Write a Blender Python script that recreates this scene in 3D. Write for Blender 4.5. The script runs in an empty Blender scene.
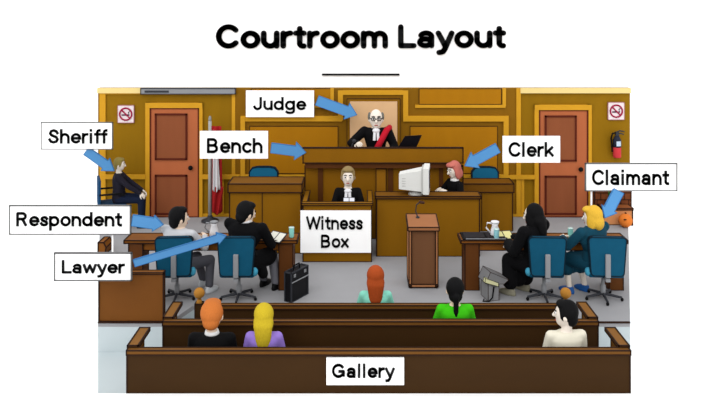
import bpy, bmesh, math, random
from mathutils import Vector, Matrix
random.seed(4)
PI = math.pi
F, CX, HY, CZ = 750.0, 360.0, 6.0, 4.05      # focal length in px, centre column, horizon row, eye height
sc = bpy.context.scene
# ------------------------------------------------------------------ camera, world, sun, exposure
cam = bpy.data.cameras.new('camera'); camo = bpy.data.objects.new('camera', cam)
sc.collection.objects.link(camo); sc.camera = camo
camo.location = (0, 0, CZ); camo.rotation_euler = (PI/2, 0, 0)
cam.sensor_width = 36; cam.lens = 36*F/720; cam.shift_y = -(202-HY)/720; cam.clip_end = 200
w = bpy.data.worlds.new('world'); sc.world = w; w.use_nodes = True
bg = w.node_tree.nodes['Background']; bg.inputs[0].default_value = (1, 1, 1, 1); bg.inputs[1].default_value = 1.0
sun = bpy.data.lights.new('sun', 'SUN'); sun.energy = 0.9; sun.angle = math.radians(50)
suno = bpy.data.objects.new('sun', sun); sc.collection.objects.link(suno)
suno.rotation_euler = (math.radians(50), 0, math.radians(-14)); suno.location = (0, 0, 9)
sc.view_settings.view_transform = 'Standard'; sc.view_settings.look = 'None'
sc.view_settings.gamma = 1; sc.view_settings.use_curve_mapping = False
sc.view_settings.exposure = 0.5
KA = 0.69     # picture colour to surface colour

# ------------------------------------------------------------------ materials
MATS = {}
def lin(v):
    v /= 255.0
    return v/12.92 if v <= .04045 else ((v+.055)/1.055)**2.4
def mat(name, rgb, rough=.75, noise=0.0, scale=6, stretch=(1, 1, 1), k=None, metal=0):
    if name in MATS: return MATS[name]
    m = bpy.data.materials.new(name); m.use_nodes = True; MATS[name] = m
    nt = m.node_tree; b = nt.nodes['Principled BSDF']
    k = KA if k is None else k
    c = [lin(v)*k for v in rgb]
    b.inputs['Roughness'].default_value = rough; b.inputs['Metallic'].default_value = metal
    b.inputs['Specular IOR Level'].default_value = .12
    b.inputs['Base Color'].default_value = (*c, 1)
    if noise:
        tc = nt.nodes.new('ShaderNodeTexCoord'); mp = nt.nodes.new('ShaderNodeMapping')
        mp.inputs['Scale'].default_value = stretch
        nz = nt.nodes.new('ShaderNodeTexNoise'); nz.inputs['Scale'].default_value = scale; nz.inputs['Detail'].default_value = 3
        cr = nt.nodes.new('ShaderNodeValToRGB')
        cr.color_ramp.elements[0].position = .3; cr.color_ramp.elements[1].position = .7
        cr.color_ramp.elements[0].color = (*[v*(1-noise) for v in c], 1)
        cr.color_ramp.elements[1].color = (*[min(1, v*(1+noise)) for v in c], 1)
        L = nt.links.new
        L(tc.outputs['Object'], mp.inputs[0]); L(mp.outputs[0], nz.inputs[0]); L(nz.outputs[0], cr.inputs[0]); L(cr.outputs[0], b.inputs['Base Color'])
    return m
WOODS = (1, 1, .15)
white = mat('studio_white', (255, 255, 255), .9, k=.93)
board_white = mat('board_white', (255, 255, 255), .8, k=.95)
ink = mat('dark_edge_line', (48, 26, 14))
black = mat('black_ink', (8, 8, 10))
fl_m = mat('grey_floor', (168, 168, 171), .8, .03, 2)
pale = mat('pale_blue_floor', (216, 228, 232), .8, .02, 2, k=.66)
wall_m = mat('olive_brown_wall', (152, 110, 4), .8, .05, 5, WOODS)
pan_m = mat('orange_wood_panel', (184, 122, 2), .7, .04, 5, WOODS)
rec_m = mat('brown_panel_surround', (144, 98, 2), .7, .04, 5, WOODS)
gold = mat('gold_trim', (222, 162, 34), .6, .03, 6)
cream = mat('cream_trim', (252, 226, 152), .7)
door_m = mat('terracotta_door', (194, 108, 66), .7, .04, 5, WOODS)
dpan_m = mat('door_panel', (150, 84, 50), .7, .05, 5, WOODS)
dline = mat('door_line', (96, 34, 18))
peach = mat('peach_panel', (240, 194, 146), .8, .02)
desk_m = mat('desk_wood', (144, 96, 0), .7, .05, 4, WOODS)
desk_t = mat('desk_top_wood', (126, 80, 6), .7, .05, 4)
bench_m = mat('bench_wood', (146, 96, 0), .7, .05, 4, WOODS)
bench_d = mat('bench_dark_wood', (92, 50, 14), .7, .05, 4)  # darker brown wood: under rail, pilasters, platform, pot, stool seats
table_m = mat('table_wood', (136, 80, 22), .65, .06, 4)
table_d = mat('table_leg_wood', (100, 56, 18), .65, .06, 4, WOODS)
pew_m = mat('pew_wood', (62, 38, 8), .7, .08, 3, (.3, 1, 1))
pewt_m = mat('pew_rail_wood', (118, 76, 26), .65, .06, 4)
pewe_m = mat('pew_end_wood', (134, 88, 30), .65, .06, 4)
box_m = mat('jury_box_wood', (124, 74, 24), .7, .05, 3)
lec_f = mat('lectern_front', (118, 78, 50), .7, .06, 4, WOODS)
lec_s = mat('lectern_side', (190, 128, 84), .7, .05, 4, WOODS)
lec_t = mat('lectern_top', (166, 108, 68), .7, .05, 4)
chair_m = mat('teal_blue_fabric', (10, 84, 114), .8, .05, 12)
chair_l = mat('chair_light_blue', (74, 172, 206), .6)
cline = mat('chair_dark_line', (8, 34, 48))
steel = mat('grey_steel', (150, 152, 156), .5)
dsteel = mat('dark_steel', (56, 58, 64), .5)
arrow_m = mat('arrow_blue', (91, 155, 213), .8)
arrow_e = mat('arrow_edge_blue', (60, 122, 180), .8)
skin = mat('skin', (250, 222, 196), .8)
skinw = mat('pale_skin', (252, 240, 226), .8)
blackc = mat('black_cloth', (12, 12, 16), .9)
navy = mat('dark_navy_cloth', (22, 30, 48), .9)
whitec = mat('white_cloth', (246, 246, 250), .9)
red = mat('crimson_sash', (196, 22, 44), .8)
glass_m = mat('turquoise_water', (150, 226, 214), .2)

# ------------------------------------------------------------------ helpers
def W(px, py, d): return Vector(((px-CX)*d/F, d, CZ-(py-HY)*d/F))
def X(px, d): return (px-CX)*d/F
def Z(py, d): return CZ-(py-HY)*d/F
class MB:
    def __init__(s): s.v = []; s.f = []; s.m = []
    def add(s, vs, fs, mi=0):
        o = len(s.v); s.v += [tuple(v) for v in vs]
        for f in fs: s.f.append([i+o for i in f]); s.m.append(mi)
    def box(s, a, b, mi=0, edge=None, ew=.012):
        ew *= 1.25
        x0, y0, z0 = [min(p, q) for p, q in zip(a, b)]; x1, y1, z1 = [max(p, q) for p, q in zip(a, b)]
        s.add([(x0,y0,z0),(x1,y0,z0),(x1,y1,z0),(x0,y1,z0),(x0,y0,z1),(x1,y0,z1),(x1,y1,z1),(x0,y1,z1)],
              [(3,2,1,0),(4,5,6,7),(0,1,5,4),(1,2,6,5),(2,3,7,6),(3,0,4,7)], mi)
        if edge is not None:      # thin dark edge beading along the box's edges
            h = ew/2
            for y in (y0, y1):
                for z in (z0, z1): s.box((x0-h, y-h, z-h), (x1+h, y+h, z+h), edge)
            for x in (x0, x1):
                for z in (z0, z1): s.box((x-h, y0-h, z-h), (x+h, y1+h, z+h), edge)
                for y in (y0, y1): s.box((x-h, y-h, z0-h), (x+h, y+h, z1+h), edge)
        return s
    def prism(s, pts, off, mi=0, edge=None, ew=.012):      # polygon (3D points, ccw from the front) pushed by a vector
        ew *= 1.2; off = Vector(off); n = len(pts); a = [Vector(p) for p in pts]; b = [p+off for p in a]
        s.add(a+b, [list(range(n)), list(range(2*n-1, n-1, -1))]+[[(i+1) % n, i, i+n, (i+1) % n+n] for i in range(n)], mi)
        if edge is not None:
            for i in range(n):
                s.tube([a[i], a[(i+1) % n]], [ew/2]*2, edge, 6); s.tube([b[i], b[(i+1) % n]], [ew/2]*2, edge, 6); s.tube([a[i], b[i]], [ew/2]*2, edge, 6)
        return s
    def tube(s, pts, rad, mi=0, n=10):
        pts = [Vector(p) for p in pts]; rings = []
        for i, p in enumerate(pts):
            t = (pts[min(i+1, len(pts)-1)]-pts[max(i-1, 0)]).normalized()
            u = t.cross(Vector((0, 0, 1)))
            if u.length < .05: u = t.cross(Vector((0, 1, 0)))
            u.normalize(); v = t.cross(u).normalized()
            rings.append([p+(u*math.cos(2*PI*k/n)+v*math.sin(2*PI*k/n))*rad[i] for k in range(n)])
        vs = [q for r in rings for q in r]
        fs = [[i*n+k, i*n+(k+1) % n, (i+1)*n+(k+1) % n, (i+1)*n+k] for i in range(len(pts)-1) for k in range(n)]
        fs += [list(range(n-1, -1, -1)), [(len(pts)-1)*n+k for k in range(n)]]
        s.add(vs, fs, mi); return s
    def ell(s, c, r, mi=0, rot=None, nu=20, nv=12):
        c = Vector(c); vs = []; fs = []
        for j in range(1, nv):
            for i in range(nu):
                a = 2*PI*i/nu; b = PI*j/nv
                vs.append(Vector((r[0]*math.sin(b)*math.cos(a), r[1]*math.sin(b)*math.sin(a), r[2]*math.cos(b))))
        vs += [Vector((0, 0, r[2])), Vector((0, 0, -r[2]))]
        for j in range(nv-2):
            for i in range(nu): fs.append([j*nu+i, (j+1)*nu+i, (j+1)*nu+(i+1) % nu, j*nu+(i+1) % nu])
        T = len(vs)-2
        for i in range(nu):
            fs.append([T, i, (i+1) % nu]); fs.append([T+1, (nv-2)*nu+(i+1) % nu, (nv-2)*nu+i])
        s.add([(rot @ v if rot else v)+c for v in vs], fs, mi); return s
    def cap(s, a, b, ra, rb, mi=0):       # tapered capsule
        s.tube([a, b], [ra, rb], mi, 14); s.ell(a, (ra,)*3, mi, None, 14, 8); s.ell(b, (rb,)*3, mi, None, 14, 8); return s
    def loft(s, rings, mi=0, n=24):       # rings (cx,cy,cz,rx,ry) of horizontal ellipses, rising
        vs = []
        for (cx, cy, cz, rx, ry) in rings:
            vs += [(cx+rx*math.cos(2*PI*k/n), cy+ry*math.sin(2*PI*k/n), cz) for k in range(n)]
        m = len(rings)
        s.add(vs, [[i*n+k, i*n+(k+1) % n, (i+1)*n+(k+1) % n, (i+1)*n+k] for i in range(m-1) for k in range(n)]
              + [list(range(n-1, -1, -1)), [(m-1)*n+k for k in range(n)]], mi); return s
    def lathe(s, c, prof, mi=0, n=20): return s.loft([(c[0], c[1], c[2]+z, r, r) for r, z in prof], mi, n)
    def mesh(s, name):
        me = bpy.data.meshes.new(name); me.from_pydata(s.v, [], s.f); me.polygons.foreach_set('material_index', s.m); me.update(); return me
    def build(s, name, mats, parent=None, smooth=False, voxel=None, sm=4, bevel=0, extra=None):
        if not isinstance(mats, (list, tuple)): mats = [mats]
        me = s.mesh(name)
        if voxel:
            t = bpy.data.objects.new('tmp', me); sc.collection.objects.link(t)
            md = t.modifiers.new('r', 'REMESH'); md.mode = 'VOXEL'; md.voxel_size = voxel; md.use_smooth_shade = True
            if sm: ms = t.modifiers.new('s', 'SMOOTH'); ms.iterations = sm; ms.factor = .5
            dg = bpy.context.evaluated_depsgraph_get(); dg.update()
            me2 = bpy.data.meshes.new_from_object(t.evaluated_get(dg)); me2.name = name
            bpy.data.objects.remove(t); me = me2
            if extra:
                b = bmesh.new(); b.from_mesh(me)
                for f in b.faces: f.material_index = 0
                b.from_mesh(extra.mesh('x')); b.to_mesh(me); b.free()
            me.polygons.foreach_set('use_smooth', [True]*len(me.polygons)); smooth = False
        else:
            b = bmesh.new(); b.from_mesh(me); bmesh.ops.recalc_face_normals(b, faces=b.faces); b.to_mesh(me); b.free()
        idx = [p.material_index for p in me.polygons]
        me.materials.clear()
        for m in mats: me.materials.append(m)
        me.polygons.foreach_set('material_index', [min(i, len(mats)-1) for i in idx])
        o = bpy.data.objects.new(name, me); sc.collection.objects.link(o)
        if smooth: me.polygons.foreach_set('use_smooth', [True]*len(me.polygons))
        if bevel:
            bv = o.modifiers.new('bevel', 'BEVEL'); bv.width = bevel; bv.segments = 4; bv.limit_method = 'ANGLE'
        if parent: o.parent = parent
        return o
def tag(o, label, cat, group=None, kind=None):
    if label: o['label'] = label
    if cat: o['category'] = cat
    if group: o['group'] = group
    if kind: o['kind'] = kind
    return o
def thing(name, label, cat, loc=(0, 0, 0), rz=0, group=None):
    o = bpy.data.objects.new(name, None); sc.collection.objects.link(o)
    o.location = loc; o.rotation_euler = (0, 0, rz); o.empty_display_size = .1
    return tag(o, label, cat, group)
def struct(name, mb, mats, **k):
    o = mb.build(name, mats, **k); o['kind'] = 'structure'; return o
def copy_tree(o, parent=None):
    c = o.copy(); sc.collection.objects.link(c); c.parent = parent
    for ch in list(o.children): copy_tree(ch, c)
    return c

# ------------------------------------------------------------------ the setting
DW = 14.42                                    # distance of the panelled wall
struct('floor_studio', MB().box((-16, -2, -.5), (16, 18.3, -.4)), white)
struct('wall_backdrop', MB().box((-16, 18.3, -.5), (16, 18.5, 7.5)), white)
struct('floor_front', MB().box((-9, 2, -.4), (9, 7.84, 0)), white)
g = MB()                                      # grey court floor, open in the middle towards the gallery
dn = 9.61
fz = [(X(98, DW), DW+.1), (X(98, dn), dn), (-2.45, dn), (-2.25, 10.15), (2.62, 10.15), (2.75, dn), (X(630, dn), dn), (X(630, DW), DW+.1)]
g.prism([(x, y, 0) for x, y in fz], (0, 0, -.06), 0)
struct('floor', g, fl_m)
struct('floor_step', MB().prism([(x*.999, y+.004, -.06) for x, y in fz], (0, 0, -.33), 0), pale)
gf = [(X(98, 7.86), 7.86), (X(630, 7.86), 7.86), (X(630, 11), 11), (X(98, 11), 11)]
struct('floor_gallery', MB().prism([(x, y, -.385) for x, y in gf], (0, 0, -.015)), pale)
struct('trim_floor_edge', MB().box((X(98, dn), dn-.012, -.012), (-2.45, dn+.012, .006)).box((2.75, dn-.012, -.012), (X(630, dn), dn+.012, .006)), ink)
struct('wall_back', MB().box((X(98, DW), DW, 0), (X(630, DW), DW+.12, Z(88, DW))), wall_m)
tn = [0]
def trim(rects, m, t=.03, e=None, base=0.0):   # flat mouldings (x0,y0,x1,y1 measured on the wall), t thick, in front of the wall
    b = MB()
    for i, (x0, y0, x1, y1) in enumerate(rects):
        b.box((X(x0, DW), DW-base-t-.0017*i, Z(y1, DW)), (X(x1, DW), DW-base+.001+.0013*i, Z(y0, DW)), 0, e, .008)
    tn[0] += 1
    return struct('trim_%d' % tn[0], b, [m, ink])
trim([(235, 88, 520, 216)], rec_m, .02)
trim([(98, 88, 142, 93), (520, 88, 630, 93)], cream, .05)
trim([(100, 93, 106, 216)], gold, .03)
trim([(106, 93, 233, 94.2)], gold, .02)
trim([(232, 93, 235.5, 216)], gold, .035)
trim([(241, 115.5, 342, 121), (338, 90, 343, 120), (338, 90, 408, 94.5), (403, 90, 408, 121), (403, 115.5, 508, 121), (503, 117, 508, 216), (241, 117, 245.5, 216)], gold, .04, None, .02)
trim([(252, 88.5, 331, 104), (419, 88.5, 501, 104)], pan_m, .02, 1, .02)
trim([(415, 104.5, 505, 107.5), (502, 88, 505.5, 106), (248, 104.5, 334, 107.5), (330.5, 88, 334, 106)], gold, .03, None, .02)
trim([(250, 126, 338, 173), (410, 126, 497, 173)], pan_m, .022, 1, .02)
trim([(516, 88, 520.5, 216)], gold, .04)
trim([(106, 174, 146, 178.5), (203, 174, 240, 178.5), (245, 174, 503, 179), (508, 174.5, 534, 178.5), (591, 174.5, 630, 178.5)], gold, .045, None, .02)
trim([(106, 213.5, 146, 216.3), (203, 213.5, 240, 216.3), (508, 213.5, 534, 216.3), (591, 213.5, 630, 216.3)], gold, .03)
trim([(347, 98.5, 400, 178)], rec_m, .04, 1, .02)
trim([(350, 101, 397, 178)], peach, .03, None, .055)
# small squared mouldings between the chair rail and the trim on either side of the bench
trim([(221, 178, 224, 214), (521, 178, 524, 214)], gold, .02)
# grey strip under the ceiling line
o = MB().box((X(142, DW), DW-.09, Z(93.5, DW)), (X(236, DW), DW, Z(88, DW)), 0, 1, .012).box((X(146, DW), DW-.1, Z(92, DW)), (X(170, DW), DW-.05, Z(90, DW)), 2).build('screen_housing', [steel, dsteel, dsteel])
tag(o, 'long grey roller screen housing along the wall top above the left door', 'screen')

def wall_door(n, x0, x1, yt, knobx, knoby, px0, px1, ys):
    f = MB()
    for r in ((x0-5, yt-5.5, x0, 216.5), (x1, yt-5.5, x1+4, 216.5), (x0-5, yt-5.5, x1+4, yt-.3)):
        f.box((X(r[0], DW), DW-.05-.002*len(f.v)/8, Z(r[3], DW)), (X(r[2], DW), DW+.001*len(f.v)/8, Z(r[1], DW)))
    root = MB().box((X(x0, DW), DW-.04, .003), (X(x1, DW), DW, Z(yt, DW)), 0, 1, .022)
    root = struct('door_%d' % n, root, [door_m, dline])
    f.build('door_frame', gold, root)
    for (a, b) in ys:
        MB().box((X(px0, DW), DW-.052, Z(b, DW)), (X(px1, DW), DW-.035, Z(a, DW)), 0, 1, .026).build('door_panel', [dpan_m, dline], root)
    k = MB().ell((X(knobx, DW), DW-.09, Z(knoby, DW)), (.045, .035, .045)).tube([(X(knobx, DW), DW-.09, Z(knoby, DW)), (X(knobx, DW), DW-.03, Z(knoby, DW))], [.015, .015])
    k.build('door_knob', black, root, smooth=True)
wall_door(1, 151, 199, 108, 191.5, 167, 156.5, 187, ((114, 158.5), (175, 213)))
wall_door(2, 539, 587, 110, 579.5, 168.5, 545, 575, ((116, 160), (176, 213)))

# no smoking signs
def smoke_sign(px, py, label):
    d = DW-.02; r = thing('no_smoking_sign', label, 'sign', W(px, py, d), 0, None)
    MB().box((-.155, -.015, -.165), (.155, .01, .165), 0, 1, .008).build('sign_plate', [mat('sign_pinkwhite', (250, 236, 238)), mat('sign_border', (196, 140, 140))], r)
    m = mat('maroon_ring', (170, 24, 70)); b = MB()
    for k in range(28):
        a, c = 2*PI*k/28, 2*PI*(k+1)/28
        b.tube([(.115*math.cos(a), -.02, .115*math.sin(a)), (.115*math.cos(c), -.02, .115*math.sin(c))], [.016]*2, 0, 6)
    b.tube([(-.08, -.022, .08), (.08, -.022, -.08)], [.014]*2, 0, 6)
    b.build('prohibition_ring', m, r)
    b = MB().box((-.08, -.022, -.03), (.05, -.014, -.005), 0).box((.055, -.022, -.03), (.07, -.014, -.005), 0)
    b.tube([(.06, -.018, .0), (.05, -.018, .03), (.075, -.018, .055)], [.008, .01, .006], 0, 6)
    b.build('cigarette_symbol', mat('purple_black', (70, 20, 60)), r)
smoke_sign(126, 114, 'white square no smoking sign on the wall left of the left door')
smoke_sign(616, 111, 'white square no smoking sign on the wall above the fire extinguisher')

# fire extinguisher
r = thing('fire_extinguisher', 'red fire extinguisher with black hose hanging on the wall right of the right door', 'fire extinguisher', W(617, 158, DW-.1))
MB().lathe((0, 0, 0), [(.02, 0), (.07, .01), (.075, .03), (.075, .2), (.07, .21)]).build('cylinder_body', mat('extinguisher_red', (214, 60, 66)), r, smooth=True)
MB().lathe((0, 0, .21), [(.076, 0), (.076, .13), (.05, .19), (.03, .22)]).build('upper_body', mat('extinguisher_dark', (40, 44, 60)), r, smooth=True)
MB().box((-.035, -.085, .24), (.045, -.06, .33)).build('paper_label', mat('label_pale_blue', (206, 226, 244)), r)
MB().box((-.03, -.03, .43), (.03, .03, .5)).tube([(0, 0, .5), (.06, 0, .52), (.14, 0, .5)], [.012]*3).tube([(0, 0, .46), (.07, 0, .47), (.13, 0, .45)], [.012]*3).build('valve_handle', dsteel, r)
MB().tube([(-.02, 0, .48), (-.09, -.01, .47), (-.115, -.01, .38), (-.1, -.01, .22), (-.095, -.01, .12)], [.017]*5).build('hose', black, r, smooth=True)
MB().box((-.03, .05, .15), (.03, .1, .35)).build('wall_bracket', dsteel, r)

# crates and plant in the right corner
d = 14.0
r = thing('storage_crate', 'light brown crate on the floor in the right corner below the fire extinguisher', 'crate', (X(615.5, d), d, 0))
MB().box((-.27, -.13, 0), (.27, .13, .28), 0, 1, .018).build('crate_body', [mat('crate_wood', (222, 150, 96)), ink], r)
MB().box((-.28, -.14, .28), (.28, .14, .31), 0, 1, .012).build('crate_rim', [mat('crate_rim', (150, 84, 40)), ink], r)
b = MB().ell((X(624.5, 13.78), 13.73, .125), (.125, .125, .125)); b.tube([(X(624.5, 13.78), 13.73, .25), (X(624.5, 13.78)+.01, 13.73, .27)], [.02, .012], 1)
b.ell((X(622, 13.78), 13.62, .17), (.03, .02, .012), 1)
tag(b.build('orange_ball', [mat('ball_orange', (232, 128, 48)), ink], smooth=True), 'round orange ball on the floor in front of the light brown crate', 'ball')
r = thing('potted_plant', 'small dark pot with upright green leaves standing on the light brown crate', 'plant', (X(613, 14.0), 14.0, .31))
MB().lathe((0, 0, 0), [(.05, 0), (.07, .1), (.075, .1), (.075, .12)]).build('pot', bench_d, r, smooth=True)
b = MB()
for k in range(26):
    a = random.uniform(0, 2*PI); q = random.uniform(.03, .13); h = random.uniform(.12, .24)
    p0 = Vector((.03*math.cos(a), .03*math.sin(a), .11)); p1 = Vector((q*.6*math.cos(a), q*.6*math.sin(a), .11+h*.7)); p2 = Vector((q*math.cos(a), q*math.sin(a), .11+h))
    b.tube([p0, p1, p2], [.008, .018, .003], k % 2, 6)
b.build('foliage', [mat('leaf_green', (30, 140, 60)), mat('leaf_dark', (14, 84, 44))], r)
r = thing('cabinet', 'dark red-brown brick patterned cabinet behind the light brown crate in the right corner', 'cabinet', (X(611, 14.28), 14.28, 0))
MB().box((-.34, -.09, 0), (.35, .09, .58), 0, 1, .016).build('cabinet_body', [mat('brick_brown', (124, 66, 34), .8, .15, 9), ink], r)
b = MB()
for i in range(4):
    b.box((-.34, -.1, .13*i+.12), (.35, -.088, .13*i+.132))
    for j in range(5):
        x = -.30+.15*j+(.07 if i % 2 else 0)
        if x < .34: b.box((x, -.1, .13*i), (x+.01, -.088, .13*i+.13))
b.build('brick_joints', ink, r)

# ------------------------------------------------------------------ bench, desks, witness box
r = thing('judge_bench', 'wide raised brown judge bench with overhanging front at the centre back', 'bench', (0, 0, 0))
d = 12.9
MB().box((X(303, d), d, Z(163, d)), (X(463, d), d+.05, Z(148, d)), 0, 1, .016).build('front_rail', [bench_m, ink], r)
MB().box((X(303, d), d+.05, 1.44), (X(463, d), d+.4, 1.49), 0, 1, .01).build('bench_top', [desk_t, ink], r)
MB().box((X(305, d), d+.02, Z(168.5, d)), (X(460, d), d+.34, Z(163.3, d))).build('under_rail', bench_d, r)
dl = 13.05
MB().box((X(305, dl), dl, 0), (X(463, dl), dl+.08, Z(166, dl)), 0, 1, .014).build('front_body', [bench_m, ink], r)
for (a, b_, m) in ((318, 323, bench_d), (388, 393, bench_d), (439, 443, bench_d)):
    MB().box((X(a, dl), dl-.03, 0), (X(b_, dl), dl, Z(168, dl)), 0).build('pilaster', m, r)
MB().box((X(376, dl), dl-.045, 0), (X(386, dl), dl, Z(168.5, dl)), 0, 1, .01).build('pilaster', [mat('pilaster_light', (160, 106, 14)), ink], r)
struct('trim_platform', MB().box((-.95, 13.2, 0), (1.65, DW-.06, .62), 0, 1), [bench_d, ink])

def counter(name, label, cat, x0, x1, y0, y1, zt, band, lines, mt=desk_m):
    """front panel from x0..x1 (metres) at distance y0, back at y1, worktop band of the given height"""
    r = thing(name, label, cat, ((x0+x1)/2, (y0+y1)/2, 0)); cx, cy = (x0+x1)/2, (y0+y1)/2
    MB().box((x0-cx+.02, y0-cy+.03, 0), (x1-cx-.02, y0-cy+.07, zt-band), 0, 1, .014).build('front_panel', [mt, ink], r)
    for s in (-1, 1): MB().box((s*(x1-cx-.02), y0-cy+.07, 0), (s*(x1-cx-.05), y1-cy, zt-band), 0, 1, .01).build('side_panel', [mt, ink], r)
    MB().box((x0-cx, y0-cy, zt-band), (x1-cx, y1-cy, zt), 0, 1, .014).build('worktop', [desk_t, ink], r)
    for lx in lines: MB().box((lx-cx-.006, y0-cy+.022, 0), (lx-cx+.006, y0-cy+.034, zt-band)).build('panel_joint', ink, r)
    return r
d = 12.25; zt = Z(184, d)
counter('clerk_counter', 'tall brown counter desk behind the left lawyer, left of the bench', 'desk', X(228, d), X(302, d), d, d+.5, zt, .14, [X(262, d)])
MB_l = MB()
d = 13.45; zt = Z(184, d)
counter('clerk_counter', 'brown counter desk right of the clerk under the clerk sign', 'desk', X(463, d), X(514, d), d, d+.42, zt, .15, [X(482, d)])
d = 12.1; zt = Z(196.5, d); ZCL = zt
r = counter('clerk_desk', 'large brown clerk desk carrying the white monitor, behind the lectern', 'desk', X(375.5, d), X(481, d), d, d+.3, zt, .035, [], desk_m)
# witness box: open pen of four panels
d = 11.87; zt = Z(203, d); x0, x1 = X(303, d), X(371.5, d)
r = thing('witness_box', 'brown wooden witness box with open top left of the clerk desk', 'witness box', ((x0+x1)/2, d+.4, 0)); hw = (x1-x0)/2
MB().box((-hw, -.4, 0), (hw, -.36, zt-.03), 0, 1, .014).build('front_panel', [desk_m, ink], r)
for s in (-1, 1): MB().box((s*hw, -.36, 0), (s*(hw-.04), .38, zt-.03), 0, 1, .014).build('side_panel', [mat('side_wood', (150, 98, 10), .7, .05, 4), ink], r)
for (a, b_) in (((-hw-.02, -.43), (hw+.02, -.33)), ((-hw-.02, -.33), (-hw+.06, .4)), ((hw-.06, -.33), (hw+.02, .4))):
    MB().box((a[0], a[1], zt-.03), (b_[0], b_[1], zt), 0, 1, .01).build('top_rail', [desk_m, ink], r)
MB().box((-hw+.04, -.36, 0), (hw-.04, .38, .12)).build('platform', bench_d, r)

# lectern
d = 10.75; zf = Z(227, d); x0, x1 = X(409, d), X(438, d); hw = (x1-x0)/2
r = thing('lectern', 'tall brown wooden lectern with pale sides in front of the clerk desk', 'lectern', ((x0+x1)/2, d+.2, 0))
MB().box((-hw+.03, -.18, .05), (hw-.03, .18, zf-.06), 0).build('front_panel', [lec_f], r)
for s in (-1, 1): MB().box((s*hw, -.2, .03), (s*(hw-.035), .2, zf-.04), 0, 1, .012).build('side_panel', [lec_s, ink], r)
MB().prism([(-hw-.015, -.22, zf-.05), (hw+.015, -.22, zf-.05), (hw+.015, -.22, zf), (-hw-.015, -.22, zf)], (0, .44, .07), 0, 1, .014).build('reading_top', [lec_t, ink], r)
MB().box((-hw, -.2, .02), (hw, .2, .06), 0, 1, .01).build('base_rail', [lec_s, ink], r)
for s in (-1, 1):
    for t in (-1, 1): MB().box((s*hw*.95, t*.17-.02, 0), (s*hw*.95-s*.04, t*.17+.02, .025)).build('foot', black, r)
r = thing('gooseneck_microphone', 'dark gooseneck microphone standing on the lectern', 'microphone', ((x0+x1)/2-.06, d+.3, zf+.045))
MB().lathe((0, 0, 0), [(.03, 0), (.025, .02)]).build('base', dsteel, r, smooth=True)
MB().tube([(0, 0, .01), (-.03, 0, .1), (-.02, -.02, .2), (.03, -.03, .24)], [.009]*4).build('gooseneck', dsteel, r)
MB().cap((.03, -.03, .24), (.08, -.04, .235), .02, .02).build('microphone_head', mat('mic_brown', (70, 44, 34)), r, smooth=True)

# counsel tables
def counsel_table(label, xl, xr):
    d0, d1, zt = 10.66, 11.0, .715
    cx = (xl+xr)/2; r = thing('counsel_table', label, 'table', (cx, (d0+d1)/2, 0), 0); h = (xr-xl)/2; dy = (d1-d0)/2
    MB().box((-h, -dy, zt-.04), (h, dy, zt), 0, 1, .012).build('tabletop', [table_m, ink], r)
    MB().box((-h+.06, -dy+.04, zt-.15), (h-.06, -dy+.07, zt-.04), 0, 1, .01).build('apron', [table_m, ink], r)
    for s in (-1, 1): MB().box((s*(h-.06), -dy+.02, 0), (s*(h-.06)-s*.2, dy-.03, zt-.04), 0, 1, .012).build('leg', [table_d, ink], r)
    return r
counsel_table('long brown wooden table in front of the left lawyer and respondent', X(124, 10.66), X(297, 10.66))
counsel_table('long brown wooden table in front of the woman in black and the claimant', X(461, 10.66), X(628, 10.66))

# brown jury box panel in the left foreground
x0, x1 = X(98.5, dn)+.0, X(163, dn)
r = thing('box_partition', 'plain brown wooden box partition at the left edge of the grey floor', 'partition', ((x0+x1)/2, dn+.2, 0)); h = (x1-x0)/2
MB().box((-h, -.18, 0), (h, -.12, Z(273, dn)-.02), 0, 1, .014).build('body', [box_m, ink], r)
MB().box((-h, -.19, Z(273, dn)-.02), (h, -.1, Z(273, dn)), 0, 1, .01).build('top_cap', [mat('box_top', (140, 86, 30)), ink], r)
x = X(103, 12.2)
tag(MB().prism([(x-.08, 12.2, 0), (x+.03, 12.2, 0), (x+.05, 12.2, .12), (x+.01, 12.2, .2), (x-.08, 12.2, .2)], (0, .3, 0), 0, 1, .02).build('low_stool', [table_m, ink]), 'low brown block on the grey floor at the left edge above the respondent sign', 'block')

# ------------------------------------------------------------------ pews
def pew(label, d, zt, x0, x1, zf=-.385, arms=True):
    cx = (x0+x1)/2; h = (x1-x0)/2; t = zt-zf
    r = thing('pew', label, 'pew', (cx, d, zf), 0, 'gallery pews')
    MB().box((-h, 0, 0), (h, .035, t-.045), 0, 1, .012).build('backrest', [pew_m, ink], r)
    MB().box((-h, -.02, t-.045), (h, .05, t), 0, 1, .01).build('top_rail', [pewt_m, ink], r)
    MB().box((-h+.04, .05, .28), (h-.04, .42, .32), 0, 1, .01).build('seat', [pewe_m, ink], r)
    for s in (-1, 1):
        MB().prism([(s*h, .05, 0), (s*h, .47, 0), (s*h, .47, t-(0 if arms else .2)), (s*h, .05, t-.01)], (-s*.04, 0, 0), 0, 1, .014).build('end_panel', [pewe_m, ink], r)
        if arms: MB().box((s*(h+.01), .05, t-.01), (s*(h-.1), .49, t+.02), 0, 1, .012).build('armrest', [pewe_m, ink], r)
    return r
s1, s2, s3 = 79.7, 87.5, 95.5
p1 = pew('rearmost brown wooden pew, closest to the counsel tables, with ball finials at its ends', F/s1, Z(305, F/s1), X(196, F/s1), X(563, F/s1), arms=False)
p2 = pew('middle of the three brown wooden pews', F/s2, .45, X(163, F/s2), X(598, F/s2))
p3 = pew('front brown wooden pew carrying the gallery sign', F/s3, .45, X(127, F/s3), X(630, F/s3))
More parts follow.
